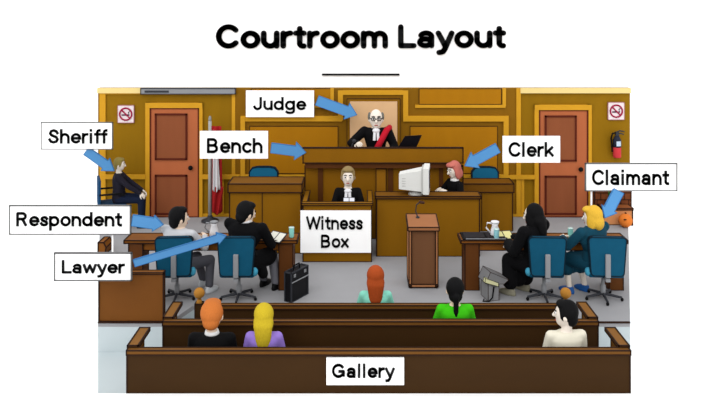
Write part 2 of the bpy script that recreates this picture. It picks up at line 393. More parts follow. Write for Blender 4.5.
for sx in (199, 566):
    d = F/s1; zt = Z(305, d)
    f = MB().box((X(sx, d)-.045-p1.location.x, -.03, 0), (X(sx, d)+.045-p1.location.x, .06, zt+.385+.02), 0, 1, .01).build('newel_post', [pew_m, ink], p1)
    f2 = MB().ell((X(sx, d)-p1.location.x, .015, Z(293.5, d)+.385), (.068,)*3).lathe((X(sx, d)-p1.location.x, .015, zt+.385+.015), [(.045, 0), (.03, .03), (.03, .05)]).build('ball_finial', mat('finial_wood', (178, 122, 46)), f, smooth=True)

# ------------------------------------------------------------------ chairs
def make_chair():
    r = thing('swivel_chair', 'x', 'chair')
    def rr(w0, w1, z0, z1, rad, y):          # rounded trapezoid outline
        pts = []
        for (cx, cz, a0) in ((w1/2-rad, z1-rad, 0), (-w1/2+rad, z1-rad, 90), (-w0/2+rad, z0+rad, 180), (w0/2-rad, z0+rad, 270)):
            for k in range(6):
                a = math.radians(a0+k*18); pts.append((cx+rad*math.cos(a), y, cz+rad*math.sin(a)))
        return pts[::-1]
    MB().prism(rr(.44, .5, .4, .92, .05, -.25), (0, .06, 0), 0, 1, .014).build('backrest', [chair_m, cline], r)
    b = MB().box((-.24, -.2, .35), (.24, .26, .44)); b.build('seat', [chair_m, cline], r, bevel=.035)
    MB().box((-.035, -.285, .38), (.035, -.25, .7)).build('back_support', steel, r, bevel=.012)
    MB().box((-.03, -.285, .33), (.03, 0, .37)).build('under_bar', steel, r)
    MB().lathe((0, 0, .05), [(.035, 0), (.035, .14), (.022, .15), (.022, .3)]).build('gas_post', steel, r, smooth=True)
    for k in range(5):
        a = 2*PI*k/5-PI/2; e = (.25*math.cos(a), .25*math.sin(a), .05)
        lg = MB().tube([(0, 0, .075), e], [.022, .016], 0, 8).build('base_leg', dsteel, r)
        MB().ell((e[0], e[1], .025), (.022, .022, .025)).build('caster', black, lg, smooth=True)
    MB().ell((.235, -.14, .42), (.045, .06, .06)).build('light_blue_oval', chair_l, r, smooth=True)  # light blue oval lump low at the side of the backrest
    return r
ch0 = make_chair()
spots = [(177, 10.38, 4, 'teal blue swivel chair the respondent in the grey shirt sits on'),
         (239, 10.38, 0, 'teal blue swivel chair the left lawyer in the black robe sits on'),
         (544, 10.38, -3, 'teal blue swivel chair behind the seated woman in black'),
         (603, 10.38, -4, 'teal blue swivel chair behind the seated blonde claimant')]
for i, (px, d, a, lb) in enumerate(spots):
    c = ch0 if i == 0 else copy_tree(ch0)
    c.location = (X(px, d), d, 0); c.rotation_euler.z = math.radians(a); c['label'] = lb; c['group'] = 'teal swivel chairs at the counsel tables'
    if px > 400:
        for k in c.children:
            if k.name.startswith('light_blue_oval'): k.location.x = -.47
# chairs behind the counters (only their rounded tops show) and the sheriff's chair
def task_chair(px, d, zs, label, a, py_top):
    r = thing('office_chair', label, 'chair', (X(px, d), d, 0), math.radians(a)); zt = Z(py_top, d)
    b = MB(); b.prism([(-.25, .2, zt-.5), (.25, .2, zt-.5), (.25, .2, zt-.09), (.2, .2, zt-.02), (.1, .2, zt), (-.1, .2, zt), (-.2, .2, zt-.02), (-.25, .2, zt-.09)], (0, .06, 0), 0, 1, .022)
    b.build('backrest', [mat('chair_blue_bright', (24, 112, 150)), cline], r)
    MB().box((-.23, -.22, zs-.07), (.23, .2, zs)).build('seat', chair_m, r, bevel=.03)
    MB().box((-.03, .2, zs-.05), (.03, .25, zt-.4)).build('back_support', steel, r)
    MB().tube([(0, 0, .05), (0, 0, zs-.06)], [.025, .025]).build('gas_post', steel, r)
    MB().lathe((0, 0, 0), [(.22, 0), (.22, .03), (.05, .06)]).build('base_disc', dsteel, r)
    return r
task_chair(262, 13.0, .6, 'blue chair with rounded back showing above the left counter', 0, 169.5)
task_chair(487, 14.05, .5, 'blue chair with rounded back showing above the right counter', 0, 169.5)
d = 13.75
r = thing('side_chair', 'blue metal armchair the sheriff sits on against the left end of the wall', 'chair', (X(113, d), d, 0), math.radians(-68))
MB().box((-.24, -.22, .4), (.24, .22, .46)).build('seat', mat('sheriff_blue', (20, 70, 110)), r, bevel=.02)
MB().box((-.24, -.27, .42), (.24, -.22, .92)).build('backrest', mat('sheriff_blue', (20, 70, 110)), r, bevel=.02)
for s in (-1, 1):
    MB().tube([(s*.26, -.25, .66), (s*.26, .1, .66), (s*.26, .18, .62)], [.018]*3).build('armrest', black, r)
    for y in (-.2, .2): MB().tube([(s*.22, y, .4), (s*.22, y*1.1, 0)], [.018]*2).build('leg', chair_l if y > 0 else dsteel, r)

# ------------------------------------------------------------------ people
def ik(a, b, l1, l2, hint):
    a, b = Vector(a), Vector(b); v = b-a; L = min(v.length, (l1+l2)*.995)
    n = v.normalized(); b = a+n*L
    k = (l1*l1-l2*l2+L*L)/(2*L); h = math.sqrt(max(l1*l1-k*k, 0))
    p = Vector(hint); p = (p-n*p.dot(n)).normalized()
    return a+n*k+p*h, b
def add_hand(mb, wrist, direc, palm_n, S, side, mi=0, curl=.5):
    d = Vector(direc).normalized(); n = Vector(palm_n); n = (n-d*n.dot(d)).normalized(); x = d.cross(n).normalized()
    w_ = Vector(wrist); R = Matrix((x, d, n)).transposed()
    mb.ell(w_+d*.045*S, (.040*S, .052*S, .017*S), mi, R, 12, 8)
    for k, (o, L) in enumerate(((-.03, .06), (-.01, .072), (.01, .067), (.03, .052))):
        p = w_+d*.08*S+x*o*S; pts = [p]; a = .15
        for j in range(3):
            a += curl*.7; p = p+(d*math.cos(a)+n*math.sin(a))*L*S*(.45, .32, .23)[j]; pts.append(p)
        mb.tube(pts, [.0105*S, .0095*S, .0085*S, .006*S], mi, 8)
    s = -1 if side > 0 else 1
    p = w_+d*.025*S+x*s*.035*S
    mb.tube([p, p+(x*s*.7+d*.7)*.035*S+n*.01*S, p+(x*s*.45+d)*.058*S+n*.025*S], [.013*S, .011*S, .008*S], mi, 8)

def person(label, px, d, top, zf, yaw, S=1, H=1.25, sw=1.0, neck=0.0, head_yaw=0, head_tilt=0, lean=0, hands=None,
           feet=None, knees=None, skn=None, hair=('short', (20, 16, 14)), top_c=None, top_name='jacket', gown=False, leg_c=None,
           shoe_c=(14, 14, 16), coat=False, collar=None, bare_legs=False, glasses=False, sash=False, jabot=False, sleeve=1.0, curl=.5, brow=(20, 14, 12)):
    skn = skn or skin
    hip = top-zf-S*(.54-neck+.24*H)                      # hip height over its floor
    yw = math.radians(yaw)
    sh = Vector((0, math.sin(lean)*.45*S, hip+.45*S*math.cos(lean)))
    def sp(t): return Vector((0, math.sin(lean)*t*S, hip+t*S*math.cos(lean)))
    nk = sp(.5); hc = sp(.54-neck)+Vector((0, .01, .105*H*S))
    HR = Matrix.Rotation(math.radians(head_yaw), 3, 'Z') @ Matrix.Rotation(math.radians(head_tilt), 3, 'X')
    hs_ = H*S
    def h(x, y, z): return hc+HR @ Vector((x, y, z))*hs_
    SH = [sp(.44)+Vector((s*.165*sw*S, 0, 0)) for s in (-1, 1)]
    hands = hands or [(-.1, .3, .12), (.1, .3, .12)]  # relative to hip height, left then right
    WR, EL = [], []
    for i, s in enumerate((-1, 1)):
        t = Vector((hands[i][0]*S, hands[i][1]*S, hip+hands[i][2]*S))
        e, wv = ik(SH[i], t, .28*S, .26*S, (s*.8, -.5, -.6)); EL.append(e); WR.append(wv)
    knees = knees or [(-.1, .43), (.1, .43)]; feet = feet or [(-.11, .42), (.11, .42)]
    HP = [Vector((s*.085*S, 0, hip)) for s in (-1, 1)]
    kz = max(hip-.02, .42*S)
    KN = [Vector((k[0]*S, k[1]*S, kz)) for k in knees]
    AN = [Vector((f[0]*S, f[1]*S, .07)) for f in feet]
    # body: one continuous surface
    b = MB()
    def torso(mb, g, t0=0.0):
        mb.loft([(p.x, p.y, p.z, rx*S+g, ry*S+g) for p, rx, ry in ((sp(-.08), .12, .09), (sp(-.02), .155, .11), (sp(.08), .15, .105), (sp(.18), .13, .095), (sp(.3), .145*sw, .105), (sp(.4), .165*sw, .1), (sp(.455), .14*sw, .08), (sp(.49), .07, .06))])
    torso(b, 0)
    b.cap(sp(.46), hc-HR @ Vector((0, .02, .05))*hs_, .052*S*min(H, 1.15), .045*hs_)
    b.ell(hc, (.076*hs_, .094*hs_, .11*hs_), 0, HR)
    b.ell(h(0, .028, -.055), (.052*hs_, .06*hs_, .056*hs_), 0, HR)
    b.cap(h(0, .088, .012), h(0, .108, -.022), .011*hs_, .016*hs_)
    for s in (-1, 1) if hair[0] not in ('veil', 'bob', 'long') else (): b.ell(h(s*.08, -.005, -.01), (.012*hs_, .02*hs_, .03*hs_), 0, HR)
    for i in (0, 1):
        b.cap(SH[i], EL[i], .045*S, .036*S); b.cap(EL[i], WR[i], .037*S, .024*S)
        b.cap(HP[i], KN[i], .078*S, .055*S); b.cap(KN[i], AN[i], .054*S, .034*S)
        b.cap(AN[i]+Vector((0, -.02, -.025)), AN[i]+Vector((0, .12*S, -.04)), .034*S, .026*S)
    x = MB()
    for i, s in enumerate((-1, 1)):
        dv = (WR[i]-EL[i]).normalized(); add_hand(x, WR[i]-dv*.01, dv+Vector((0, 0, -.1)), Vector((-s*.5, -.15, -.8)), S*1.12, s, 0, curl)
    def feat(mb, c, r, mi): mb.ell(c, tuple(q*hs_ for q in r), mi, HR, 12, 8)
    for s in (-1, 1):
        feat(x, h(s*.031, .083, .012), (.016, .009, .012), 1); feat(x, h(s*.031, .0915, .011), (.0075, .004, .0085), 2)
        x.tube([h(s*.014, .094, .034), h(s*.034, .09, .041), h(s*.052, .077, .034)], [.005*hs_]*3, 2, 6)
    feat(x, h(0, .087, -.062), (.024, .008, .006), 3)
    P = b.build('person', [skn, mat('eye_white', (250, 250, 250)), mat('eye_dark', brow), mat('lip_red', (176, 70, 60))], voxel=.0115*max(S, 1), sm=3, extra=x)
    P.location = (X(px, d), d, zf); P.rotation_euler.z = yw
    tag(P, label, 'person')
    # upper garment
    cm = mat('cloth_%d_%d_%d' % tuple(top_c), top_c, .9)
    g = MB(); torso(g, .018)
    for i in (0, 1):
        g.cap(SH[i], EL[i], .06*S*sleeve, .052*S*sleeve); g.cap(EL[i], WR[i]-(WR[i]-EL[i])*.06, .052*S*sleeve, .042*S*sleeve*(1.35 if gown else 1))
        g.cap(SH[i], sp(.42), .06*S, .07*S)
    g.ell(sp(.44), (.165*sw*S, .085*S, .055*S))
    if gown:
        for i in (0, 1):
            g.cap(HP[i], KN[i]+Vector((0, 0, .0)), .115*S, .085*S)
            g.cap(KN[i], (AN[i]+Vector((0, .0, .12 if hip > .3 else .1))), .09*S, .1*S)
        g.cap((HP[0]+HP[1])/2, (KN[0]+KN[1])/2, .11*S, .09*S); g.cap((KN[0]+KN[1])/2, (AN[0]+AN[1])/2+Vector((0, 0, .13)), .09*S, .1*S)
    if coat:
        for i in (0, 1): g.cap(HP[i], HP[i]+(KN[i]-HP[i])*.8, .125*S, .11*S)
        g.cap(HP[1]+(KN[1]-HP[1])*.35, HP[1]+(KN[1]-HP[1])*.35+Vector((.1, 0, -.17)), .1, .07)
    g.build(top_name, cm, P, voxel=.012, sm=6)
    if not gown and not bare_legs:
        lm = mat('cloth_%d_%d_%d' % tuple(leg_c or (60, 60, 66)), leg_c or (60, 60, 66), .9); t = MB()
        for i in (0, 1):
            t.cap(HP[i], KN[i], .092*S, .068*S); t.cap(KN[i], AN[i]+Vector((0, 0, .04)), .066*S, .054*S)
        t.ell((0, 0, hip), (.17*S, .125*S, .1*S)); t.build('trousers', lm, P, voxel=.012, sm=4)
    if bare_legs:     # knee length skirt
        t = MB(); lm = cm
        for i in (0, 1): t.cap(HP[i], KN[i], .1*S, .085*S); t.cap(KN[i], KN[i]+(AN[i]-KN[i])*.35, .085*S, .09*S)
        t.cap((HP[0]+HP[1])/2, (KN[0]+KN[1])/2, .1*S, .085*S); t.cap((KN[0]+KN[1])/2, (KN[0]+KN[1])/2+Vector((0, 0, -.13)), .085*S, .09*S)
        t.build('skirt', lm, P, voxel=.012, sm=5)
    sm_ = mat('shoe_%d_%d_%d' % tuple(shoe_c), shoe_c, .5)
    for i in (0, 1):
        q = AN[i]; t = MB().loft([(q.x, q.y+.05*S, .0, .045*S, .125*S), (q.x, q.y+.05*S, .03, .048*S, .13*S), (q.x, q.y+.03*S, .06, .042*S, .1*S), (q.x, q.y-.01, .09, .04*S, .05*S)])
        t.build('shoe', sm_, P, voxel=.01, sm=3)
    # hair
    hm = mat('hair_%d_%d_%d' % tuple(hair[1]), hair[1], .8, .12, 30, (6, 6, 1)); k = hair[0]; q = MB()
    def e(c, r_): q.ell(h(*c), tuple(v*hs_ for v in r_), 0, HR)
    if k != 'bald': e((0, -.022, .03), (.092, .093, .103))
    if k == 'short': e((0, -.05, -.03), (.07, .06, .07)); e((0, .03, .09), (.07, .055, .035)); [e((s*.074, .01, .01), (.014, .03, .05)) for s in (-1, 1)]
    if k == 'bald': e((0, -.06, -.01), (.07, .05, .06)); [e((s*.074, -.02, .02), (.022, .05, .055)) for s in (-1, 1)]
    if k in ('long', 'veil'):
        e((0, -.05, -.04), (.094, .07, .1)); n_ = 5; L = hair[2]
        for j in range(n_):
            u = j/(n_-1); e((0, -.08+.01*u, -.06-L*u), (.09-.02*u, .045, .07))
        if k == 'veil': e((0, -.0, -.1), (.085, .08, .07)); [e((s*.07, .015, -.03), (.022, .055, .09)) for s in (-1, 1)]
    if k == 'ponytail':
        e((0, -.05, -.04), (.07, .06, .07))
        for j in range(6): e((0, -.11+.008*j, -.04-.045*j), (.03-.001*j, .028, .045))
    if k == 'bob':
        e((0, .045, .085), (.075, .055, .035)); e((0, -.06, -.05), (.092, .06, .09)); [e((s*.08, -.005, -.04), (.022, .05, .085)) for s in (-1, 1)]
    q.build('hair', hm, P, voxel=.011, sm=2)
    if collar:
        c = MB(); z0 = sp(.475); c.loft([(z0.x, z0.y, z0.z, .085*S, .075*S), (z0.x, z0.y, z0.z+.05*S, .07*S, .068*S)]); c.build('collar', mat('collar_%d_%d_%d' % tuple(collar), collar), P, smooth=True)
    if jabot:
        c = MB(); p = sp(.42)
        for s in (-1, 1): c.prism([(s*.005, p.y+.125*S, p.z+.03), (s*.05, p.y+.12*S, p.z+.03), (s*.06, p.y+.145*S, p.z-.12), (s*.012, p.y+.15*S, p.z-.12)], (0, .012, 0))
        c.ell((0, p.y+.1*S, p.z+.045), (.06*S, .05*S, .04*S)); c.build('jabot', whitec, P)
    if sash:
        c = MB(); c.tube([SH[1]+Vector((-.02, -.02, .075)), SH[1]+Vector((-.04, .085, .02)), sp(.3)+Vector((.04, .15, 0)), sp(.12)+Vector((-.06, .16, 0))], [.045, .05, .05, .05], 0, 10); c.build('sash', red, P, smooth=True)
    if glasses:
        c = MB()
        for s in (-1, 1):
            for m in range(14):
                a, a2 = 2*PI*m/14, 2*PI*(m+1)/14
                c.tube([h(s*.033+.024*math.cos(a), .103, .01+.018*math.sin(a)), h(s*.033+.024*math.cos(a2), .103, .01+.018*math.sin(a2))], [.0045*hs_]*2, 0, 6)
            c.tube([h(s*.057, .1, .014), h(s*.084, .0, .014)], [.004*hs_]*2, 0, 6)
        c.tube([h(-.01, .106, .012), h(.01, .106, .012)], [.004*hs_]*2, 0, 6); c.build('glasses', black, P)
    P['seat_z'] = hip+zf-.1*S
    return P

# gallery
person('person from behind with short ginger hair and black jacket in the front pew', 212, 8.16, Z(299, 8.16), -.385, 0, 1, 1.34, 1.22, hair=('short', (204, 116, 52)), top_c=(10, 10, 12), collar=(245, 245, 245), knees=[(-.09, .3), (.09, .3)], feet=[(-.1, .26), (.1, .26)], hands=[(-.08, .24, .06), (.08, .24, .06)])
person('person from behind with long straight yellow hair and purple top in the front pew', 264, 8.16, Z(302, 8.16), -.385, 0, .92, 1.28, 1.0, hair=('long', (206, 180, 40), .15), top_c=(160, 130, 222), top_name='blouse', knees=[(-.09, .3), (.09, .3)], feet=[(-.1, .26), (.1, .26)], hands=[(-.08, .24, .06), (.08, .24, .06)])
person('person with black hair and cream jacket looking left in the front pew', 566, 8.16, Z(299.5, 8.16), -.385, 5, .95, 1.28, 1.1, head_yaw=62, hair=('short', (8, 8, 10)), top_c=(242, 236, 216), skn=skinw, knees=[(-.09, .3), (.09, .3)], feet=[(-.1, .26), (.1, .26)], hands=[(-.08, .24, .06), (.08, .24, .06)])
person('person from behind with black ponytail and bright green top in the middle pew', 455, 8.86, Z(276.5, 8.86), -.385, 0, .95, 1.25, 1.05, hair=('ponytail', (10, 10, 12)), top_c=(66, 204, 20), top_name='blouse')
person('person from behind with long auburn hair and mint top before the rearmost pew', 375.5, 9.72, Z(264.5, 9.72), -.385, 0, .92, 1.36, 1.05, hair=('long', (176, 76, 30), .13), top_c=(146, 232, 208), top_name='blouse')
# counsel
person('person with black hair and light grey shirt at the left end of the left table', 178.5, 10.4, Z(206, 10.4), 0, -30, 1.04, 1.25, 1.45, neck=.06, head_yaw=-26, hair=('short', (10, 10, 12)), top_c=(206, 208, 212), top_name='shirt', leg_c=(98, 98, 106), shoe_c=(228, 232, 236), hands=[(-.08, .38, .26), (.14, .36, .3)], feet=[(-.02, .5), (.22, .36)], knees=[(-.05, .42), (.2, .4)])
person('person with black hair and black robe reading papers at the left table', 243, 10.4, Z(201.5, 10.4), 0, -26, 1.14, 1.18, 1.45, neck=.08, coat=True, sleeve=1.15, head_yaw=-22, head_tilt=-14, lean=.12, hair=('short', (10, 10, 12)), top_c=(6, 6, 9), top_name='robe', leg_c=(120, 120, 128), collar=(240, 240, 244), hands=[(-.06, .42, .24), (.12, .4, .2)], feet=[(.0, .45), (.2, .42)], knees=[(-.06, .42), (.14, .44)])
person('person in a long black gown with long black hair at the right table', 534, 10.42, Z(203, 10.42), 0, 46, 1.12, 1.18, 1.4, neck=.07, sleeve=1.3, head_yaw=12, head_tilt=-10, hair=('veil', (10, 10, 12), .1), top_c=(6, 6, 9), top_name='gown', gown=True, skn=skinw, shoe_c=(150, 146, 126), hands=[(-.1, .3, .2), (.1, .36, .2)], knees=[(-.1, .3), (.1, .26)], feet=[(-.13, .26), (.13, .2)])
person('person with blonde hair and dark teal suit at the right end of the right table', 593, 10.4, Z(205, 10.4), 0, 36, 1.06, 1.2, 1.45, neck=.07, sleeve=1.15, head_yaw=20, head_tilt=-6, hair=('bob', (232, 184, 60)), top_c=(16, 68, 88), bare_legs=True, skn=skinw, shoe_c=(38, 96, 168), hands=[(-.14, .38, .26), (.04, .4, .24)], knees=[(-.1, .36), (.1, .32)], feet=[(-.1, .3), (.12, .22)])
# court
pj = person('person in black robe with red sash, grey hair and glasses behind the bench', 376, 13.6, Z(107, 13.6), .62, 180, 1.15, 1.36, 1.12, neck=.05, sleeve=1.25, hair=('bald', (118, 116, 108)), top_c=(8, 7, 10), top_name='robe', glasses=True, sash=False, jabot=True, skn=skinw, knees=[(-.09, .27), (.09, .27)], feet=[(-.09, .2), (.09, .2)], hands=[(-.16, .3, .15), (.3, .3, .3)])
person('person in black robe with white jabot facing out from the witness box', 348, 12.38, Z(166, 12.38), .12, 180, 1, 1.3, 1.0, hair=('short', (150, 128, 84)), top_c=(8, 8, 10), top_name='robe', jabot=True, skn=skinw, knees=[(-.09, .22), (.09, .22)], feet=[(-.09, .12), (.09, .12)], hands=[(-.06, .27, .3), (.06, .27, .28)])
person('person with pinkish red hair and black robe seated at the clerk desk', 457, 12.78, Z(160, 12.78), 0, 118, 1, 1.2, .9, head_tilt=-12, lean=.1, hair=('bob', (206, 116, 104)), top_c=(6, 6, 9), top_name='robe', collar=(246, 246, 246), skn=skinw, hands=[(-.14, .3, .34), (.1, .3, .34)])
person('person in dark navy uniform seated in profile at the left end of the wall', 119, 13.72, Z(157, 13.72), 0, -82, .95, 1.05, .95, head_tilt=-4, hair=('short', (150, 132, 70)), top_c=(34, 32, 44), leg_c=(20, 30, 54), shoe_c=(10, 10, 14), skn=skinw, hands=[(-.1, .44, .1), (.12, .42, .1)])
# sash and stripe details for the judge are their own cloth pieces
c = MB(); c.tube([(.25, .0, .0), (.19, .13, -.03), (.06, .20, -.26), (-.03, .22, -.42)], [.05, .055, .055, .055], 0, 10)
hipj = pj['seat_z']-.62+.1*1.15
o = c.build('sash', red, pj, smooth=True); o.location = (-.0, 0, hipj+.5*1.15); o.scale = (-1, 1, 1)

# seats for the people behind the counters
def stool(px, d, zf, zs, label):
    r = thing('round_stool', label, 'stool', (X(px, d), d, zf))
    MB().lathe((0, 0, zs-zf-.06), [(.15, 0), (.17, .02), (.17, .05), (.15, .06)]).build('seat', bench_d, r, smooth=True)
    MB().tube([(0, 0, .02), (0, 0, zs-zf-.06)], [.03, .03]).build('post', steel, r)
    MB().lathe((0, 0, 0), [(.17, 0), (.17, .02), (.04, .04)]).build('base', dsteel, r)
for o in [o for o in sc.objects if 'seat_z' in o.keys()]:
    z = o['seat_z']; lb = o['label']; px = o.location.x*F/o.location.y+CX
    if 'behind the bench' in lb: stool(px, o.location.y, .62, z, 'stool under the person in the red sash behind the bench')
    if 'witness box' in lb: stool(px, o.location.y, .12, z, 'stool inside the witness box under the seated person')
    if 'clerk desk' in lb: stool(px, o.location.y, 0, z, 'stool under the clerk with pinkish red hair')
    del o['seat_z']

# ------------------------------------------------------------------ flag
d = 14.1
r = thing('flag_stand', 'red and white flag draped on a grey pole right of the left door', 'flag', (X(210, d), d, 0))
MB().tube([(0, 0, .02), (0, 0, Z(121, d))], [.035, .032], 0, 12).build('pole', mat('pole_grey', (176, 176, 172)), r, smooth=True)
MB().ell((0, 0, Z(119, d)), (.03, .03, .06)).build('finial', mat('finial_grey', (150, 150, 146)), r, smooth=True)
MB().lathe((0, 0, 0), [(.16, 0), (.16, .03), (.06, .07), (.04, .12)]).build('pole_base', dsteel, r, smooth=True)
def drape(name, m, x0, x1, zt, zb, y, ph, top_w=1.0, bot_w=1.0):
    vs = []; n, k = 26, 14
    for j in range(k):
        v = j/(k-1); wv = top_w+(bot_w-top_w)*v
        for i in range(n):
            u = i/(n-1); xx = x0+(x1-x0)*(u*wv); yy = y+.025*math.sin(u*11+ph+v*2)
            vs.append((xx, yy, zt+(zb-zt)*v+.03*math.sin(u*7+ph)*v))
    fs = [[j*n+i, j*n+i+1, (j+1)*n+i+1, (j+1)*n+i] for j in range(k-1) for i in range(n-1)]
    o = MB(); o.add(vs, fs); o = o.build(name, m, r, smooth=True)
    s = o.modifiers.new('thick', 'SOLIDIFY'); s.thickness = .008; return o
flagr = mat('flag_red', (168, 30, 32), .9); flagw = mat('flag_white', (246, 244, 246), .9)
drape('red_cloth', flagr, .03, .27, Z(126, d), Z(212, d), -.01, 0, .8, .85)
drape('red_cloth', flagr, .05, .27, Z(186, d), Z(213, d), -.05, 1, 1, .7)
drape('white_cloth', flagw, .07, .2, Z(134, d), Z(190, d), -.085, 2, .6, 1.0)

# ------------------------------------------------------------------ things on the desks and floor
def pitcher(px, d, z, label, rim):
    r = thing('water_pitcher', label, 'pitcher', (X(px, d), d, z))
    MB().lathe((0, 0, 0), [(.05, 0), (.07, .02), (.06, .1), (.04, .16), (.055, .2)]).build('body', whitec, r, smooth=True)
    MB().lathe((0, 0, .2), [(.058, 0), (.06, .02), (.02, .03)]).build('lid', rim, r, smooth=True)
    MB().tube([(-.05, 0, .19), (-.11, 0, .2), (-.13, 0, .13), (-.07, 0, .06)], [.012]*4).build('handle', rim, r, smooth=True)
pitcher(214, 10.85, .715, 'white water pitcher with grey lid on the left table between its two people', steel)
pitcher(495, 10.85, .715, 'white water pitcher on the right table beside the black folder', whitec)
def tumbler(px, d, z, label, m=glass_m):
    r = thing('drinking_glass', label, 'glass', (X(px, d), d, z))
    MB().lathe((0, 0, 0), [(.03, 0), (.036, .02), (.038, .14), (.036, .145)]).build('tumbler', m, r, smooth=True)
    MB().lathe((0, 0, .14), [(.04, 0), (.04, .012)]).build('rim', mat('glass_rim', (214, 244, 240), .2), r, smooth=True)
tumbler(291.5, 10.8, .715, 'turquoise glass of water at the right end of the left table')
tumbler(496.5, 10.72, .715, 'pale turquoise glass in front of the white pitcher on the right table', mat('glass_pale', (150, 210, 220), .2))
tumbler(570.5, 10.76, .715, 'turquoise glass of water on the right table in front of the claimant')
r = thing('file_folder', 'open black folder lying at the left end of the right table', 'folder', (X(485, 10.84), 10.84, .715))
MB().box((-.34, -.16, 0), (.3, .16, .02)).build('cover', black, r); MB().box((-.31, -.14, .02), (-.02, .13, .03)).box((.01, -.14, .02), (.27, .13, .03)).build('pages', mat('dark_pages', (34, 30, 34)), r)
MB().tube([(-.3, -.165, .02), (.27, -.165, .02)], [.006]*2).build('silver_edge', steel, r)
def papers(px, d, z, label, col, rz, tilt=0, w_=.13, h_=.18):
    r = thing('paper_sheets', label, 'papers', (X(px, d), d, z), math.radians(rz)); r.rotation_euler.x = math.radians(tilt)
    MB().box((-w_, -h_/2, 0), (0, h_/2, .01), 0, 1, .006).build('left_page', [mat('paper_%d' % col[2], col), dsteel], r)
    MB().box((.003, -h_/2, 0), (w_, h_/2, .01), 0, 1, .006).build('right_page', [mat('paper_%d' % col[2], col), dsteel], r)
papers(276.5, 10.74, .74, 'open white papers held by the left lawyer in the black robe', (244, 242, 230), -35, 28)
papers(503.5, 10.8, .745, 'yellowish papers on the right table in front of the woman in black', (236, 228, 160), 10, 20)
papers(349, 12.02, .92, 'white papers held by the person in the witness box', (236, 238, 246), 0, 45, .09, .12)

d = 10.42                                       # black briefcase
r = thing('briefcase', 'black briefcase standing on the floor by the right leg of the left table', 'briefcase', (X(296.5, d), d, 0), math.radians(58))
MB().box((-.19, -.055, 0), (.19, .055, .4), 0, 1, .014).build('case_body', [mat('case_black', (20, 20, 24), .35), dsteel], r)
MB().tube([(-.07, 0, .4), (-.06, 0, .46), (.06, 0, .46), (.07, 0, .4)], [.012]*4).build('handle', black, r)
MB().tube([(-.19, -.065, .27), (.19, -.065, .27)], [.008]*2).build('seam', steel, r)
for s in (-1, 1): MB().box((s*.12-.02, -.066, .33), (s*.12+.02, -.055, .37)).build('clasp', steel, r)
d = 10.42                                       # open document case
r = thing('document_case', 'open grey document case with papers on the floor under the right table', 'case', (X(490, d), d, 0), math.radians(14))
MB().box((-.08, -.12, 0), (.08, .12, .24), 0, 1, .006).build('case_body', [mat('case_grey', (150, 150, 152)), ink], r)
MB().prism([(-.12, -.13, .25), (-.05, -.13, .4), (.22, -.13, .27), (.15, -.13, .22)], (0, .26, .0), 0, 1, .006).build('raised_lid', [mat('lid_grey', (132, 132, 134)), ink], r)
MB().prism([(-.14, -.15, .27), (.06, -.15, .2), (.06, -.15, .25), (-.13, -.15, .33)], (0, .06, 0), 0, 1, .006).build('paper_stack', [mat('paper_yellow', (232, 230, 180)), black], r)
MB().tube([(-.13, -.1, .03), (-.16, -.12, .012), (-.08, -.15, .012), (-.02, -.13, .05), (0, -.13, .2)], [.01]*5).build('strap', black, r)

d = 12.26                                       # monitor seen from the back and side
r = thing('computer_monitor', 'bulky white computer monitor on the clerk desk turned towards the clerk', 'monitor', (X(416, d), d, ZCL), math.radians(-8))
wm = mat('monitor_white', (238, 238, 234)); wg = mat('monitor_grey', (196, 196, 192))
sec = lambda x, a, b, z0, z1: [(x, -a, z0), (x, b, z0), (x, b, z1), (x, -a, z1)]
b = MB(); v = sec(-.27, .12, .1, .1, .34)+sec(.1, .17, .15, .08, .42)
b.add(v, [(0, 1, 2, 3), (7, 6, 5, 4), (0, 4, 5, 1), (1, 5, 6, 2), (2, 6, 7, 3), (3, 7, 4, 0)]); b.build('rear_housing', [wm], r)
MB().box((.1, -.2, .06), (.125, .17, .45)).build('housing_strip', wg, r)  # solid grey strip between rear housing and bezel
MB().box((.125, -.21, .04), (.22, .18, .47)).build('bezel', wm, r, bevel=.01)
MB().box((.218, -.16, .1), (.225, .13, .42)).build('screen_glass', mat('screen_dark', (60, 74, 90), .2), r)
MB().lathe((0, 0, 0), [(.13, 0), (.12, .03), (.06, .05), (.06, .1)]).build('stand', wg, r, smooth=True)
for k in range(4): MB().box((-.22, -.135-.012*k*0, .15+.04*k), (-.02, -.13+.0, .16+.04*k)).build('vent_slot', wg, r)

d = 13.12                                       # laptop
r = thing('laptop', 'black open laptop on the bench right of the judge', 'laptop', (X(407, d), d, 1.49), math.radians(8))
MB().box((-.2, .0, 0), (.17, .24, .02)).build('keyboard_base', black, r)
MB().prism([(-.2, -.0, .02), (.14, -.0, .02), (.25, -.08, .31), (-.05, -.08, .3)][::1], (0, .015, 0)).build('screen_lid', mat('laptop_black', (22, 20, 26), .4), r)
r = thing('desk_microphone', 'small dark microphone on the bench by the judge right hand', 'microphone', (X(351, d), d, 1.49))
MB().lathe((0, 0, 0), [(.04, 0), (.03, .02)]).build('base', dsteel, r); MB().tube([(0, 0, .02), (.02, 0, .14), (.05, 0, .18)], [.008]*3).build('stem', dsteel, r)
MB().ell((.055, 0, .2), (.035, .03, .03)).build('head', dsteel, r, smooth=True)

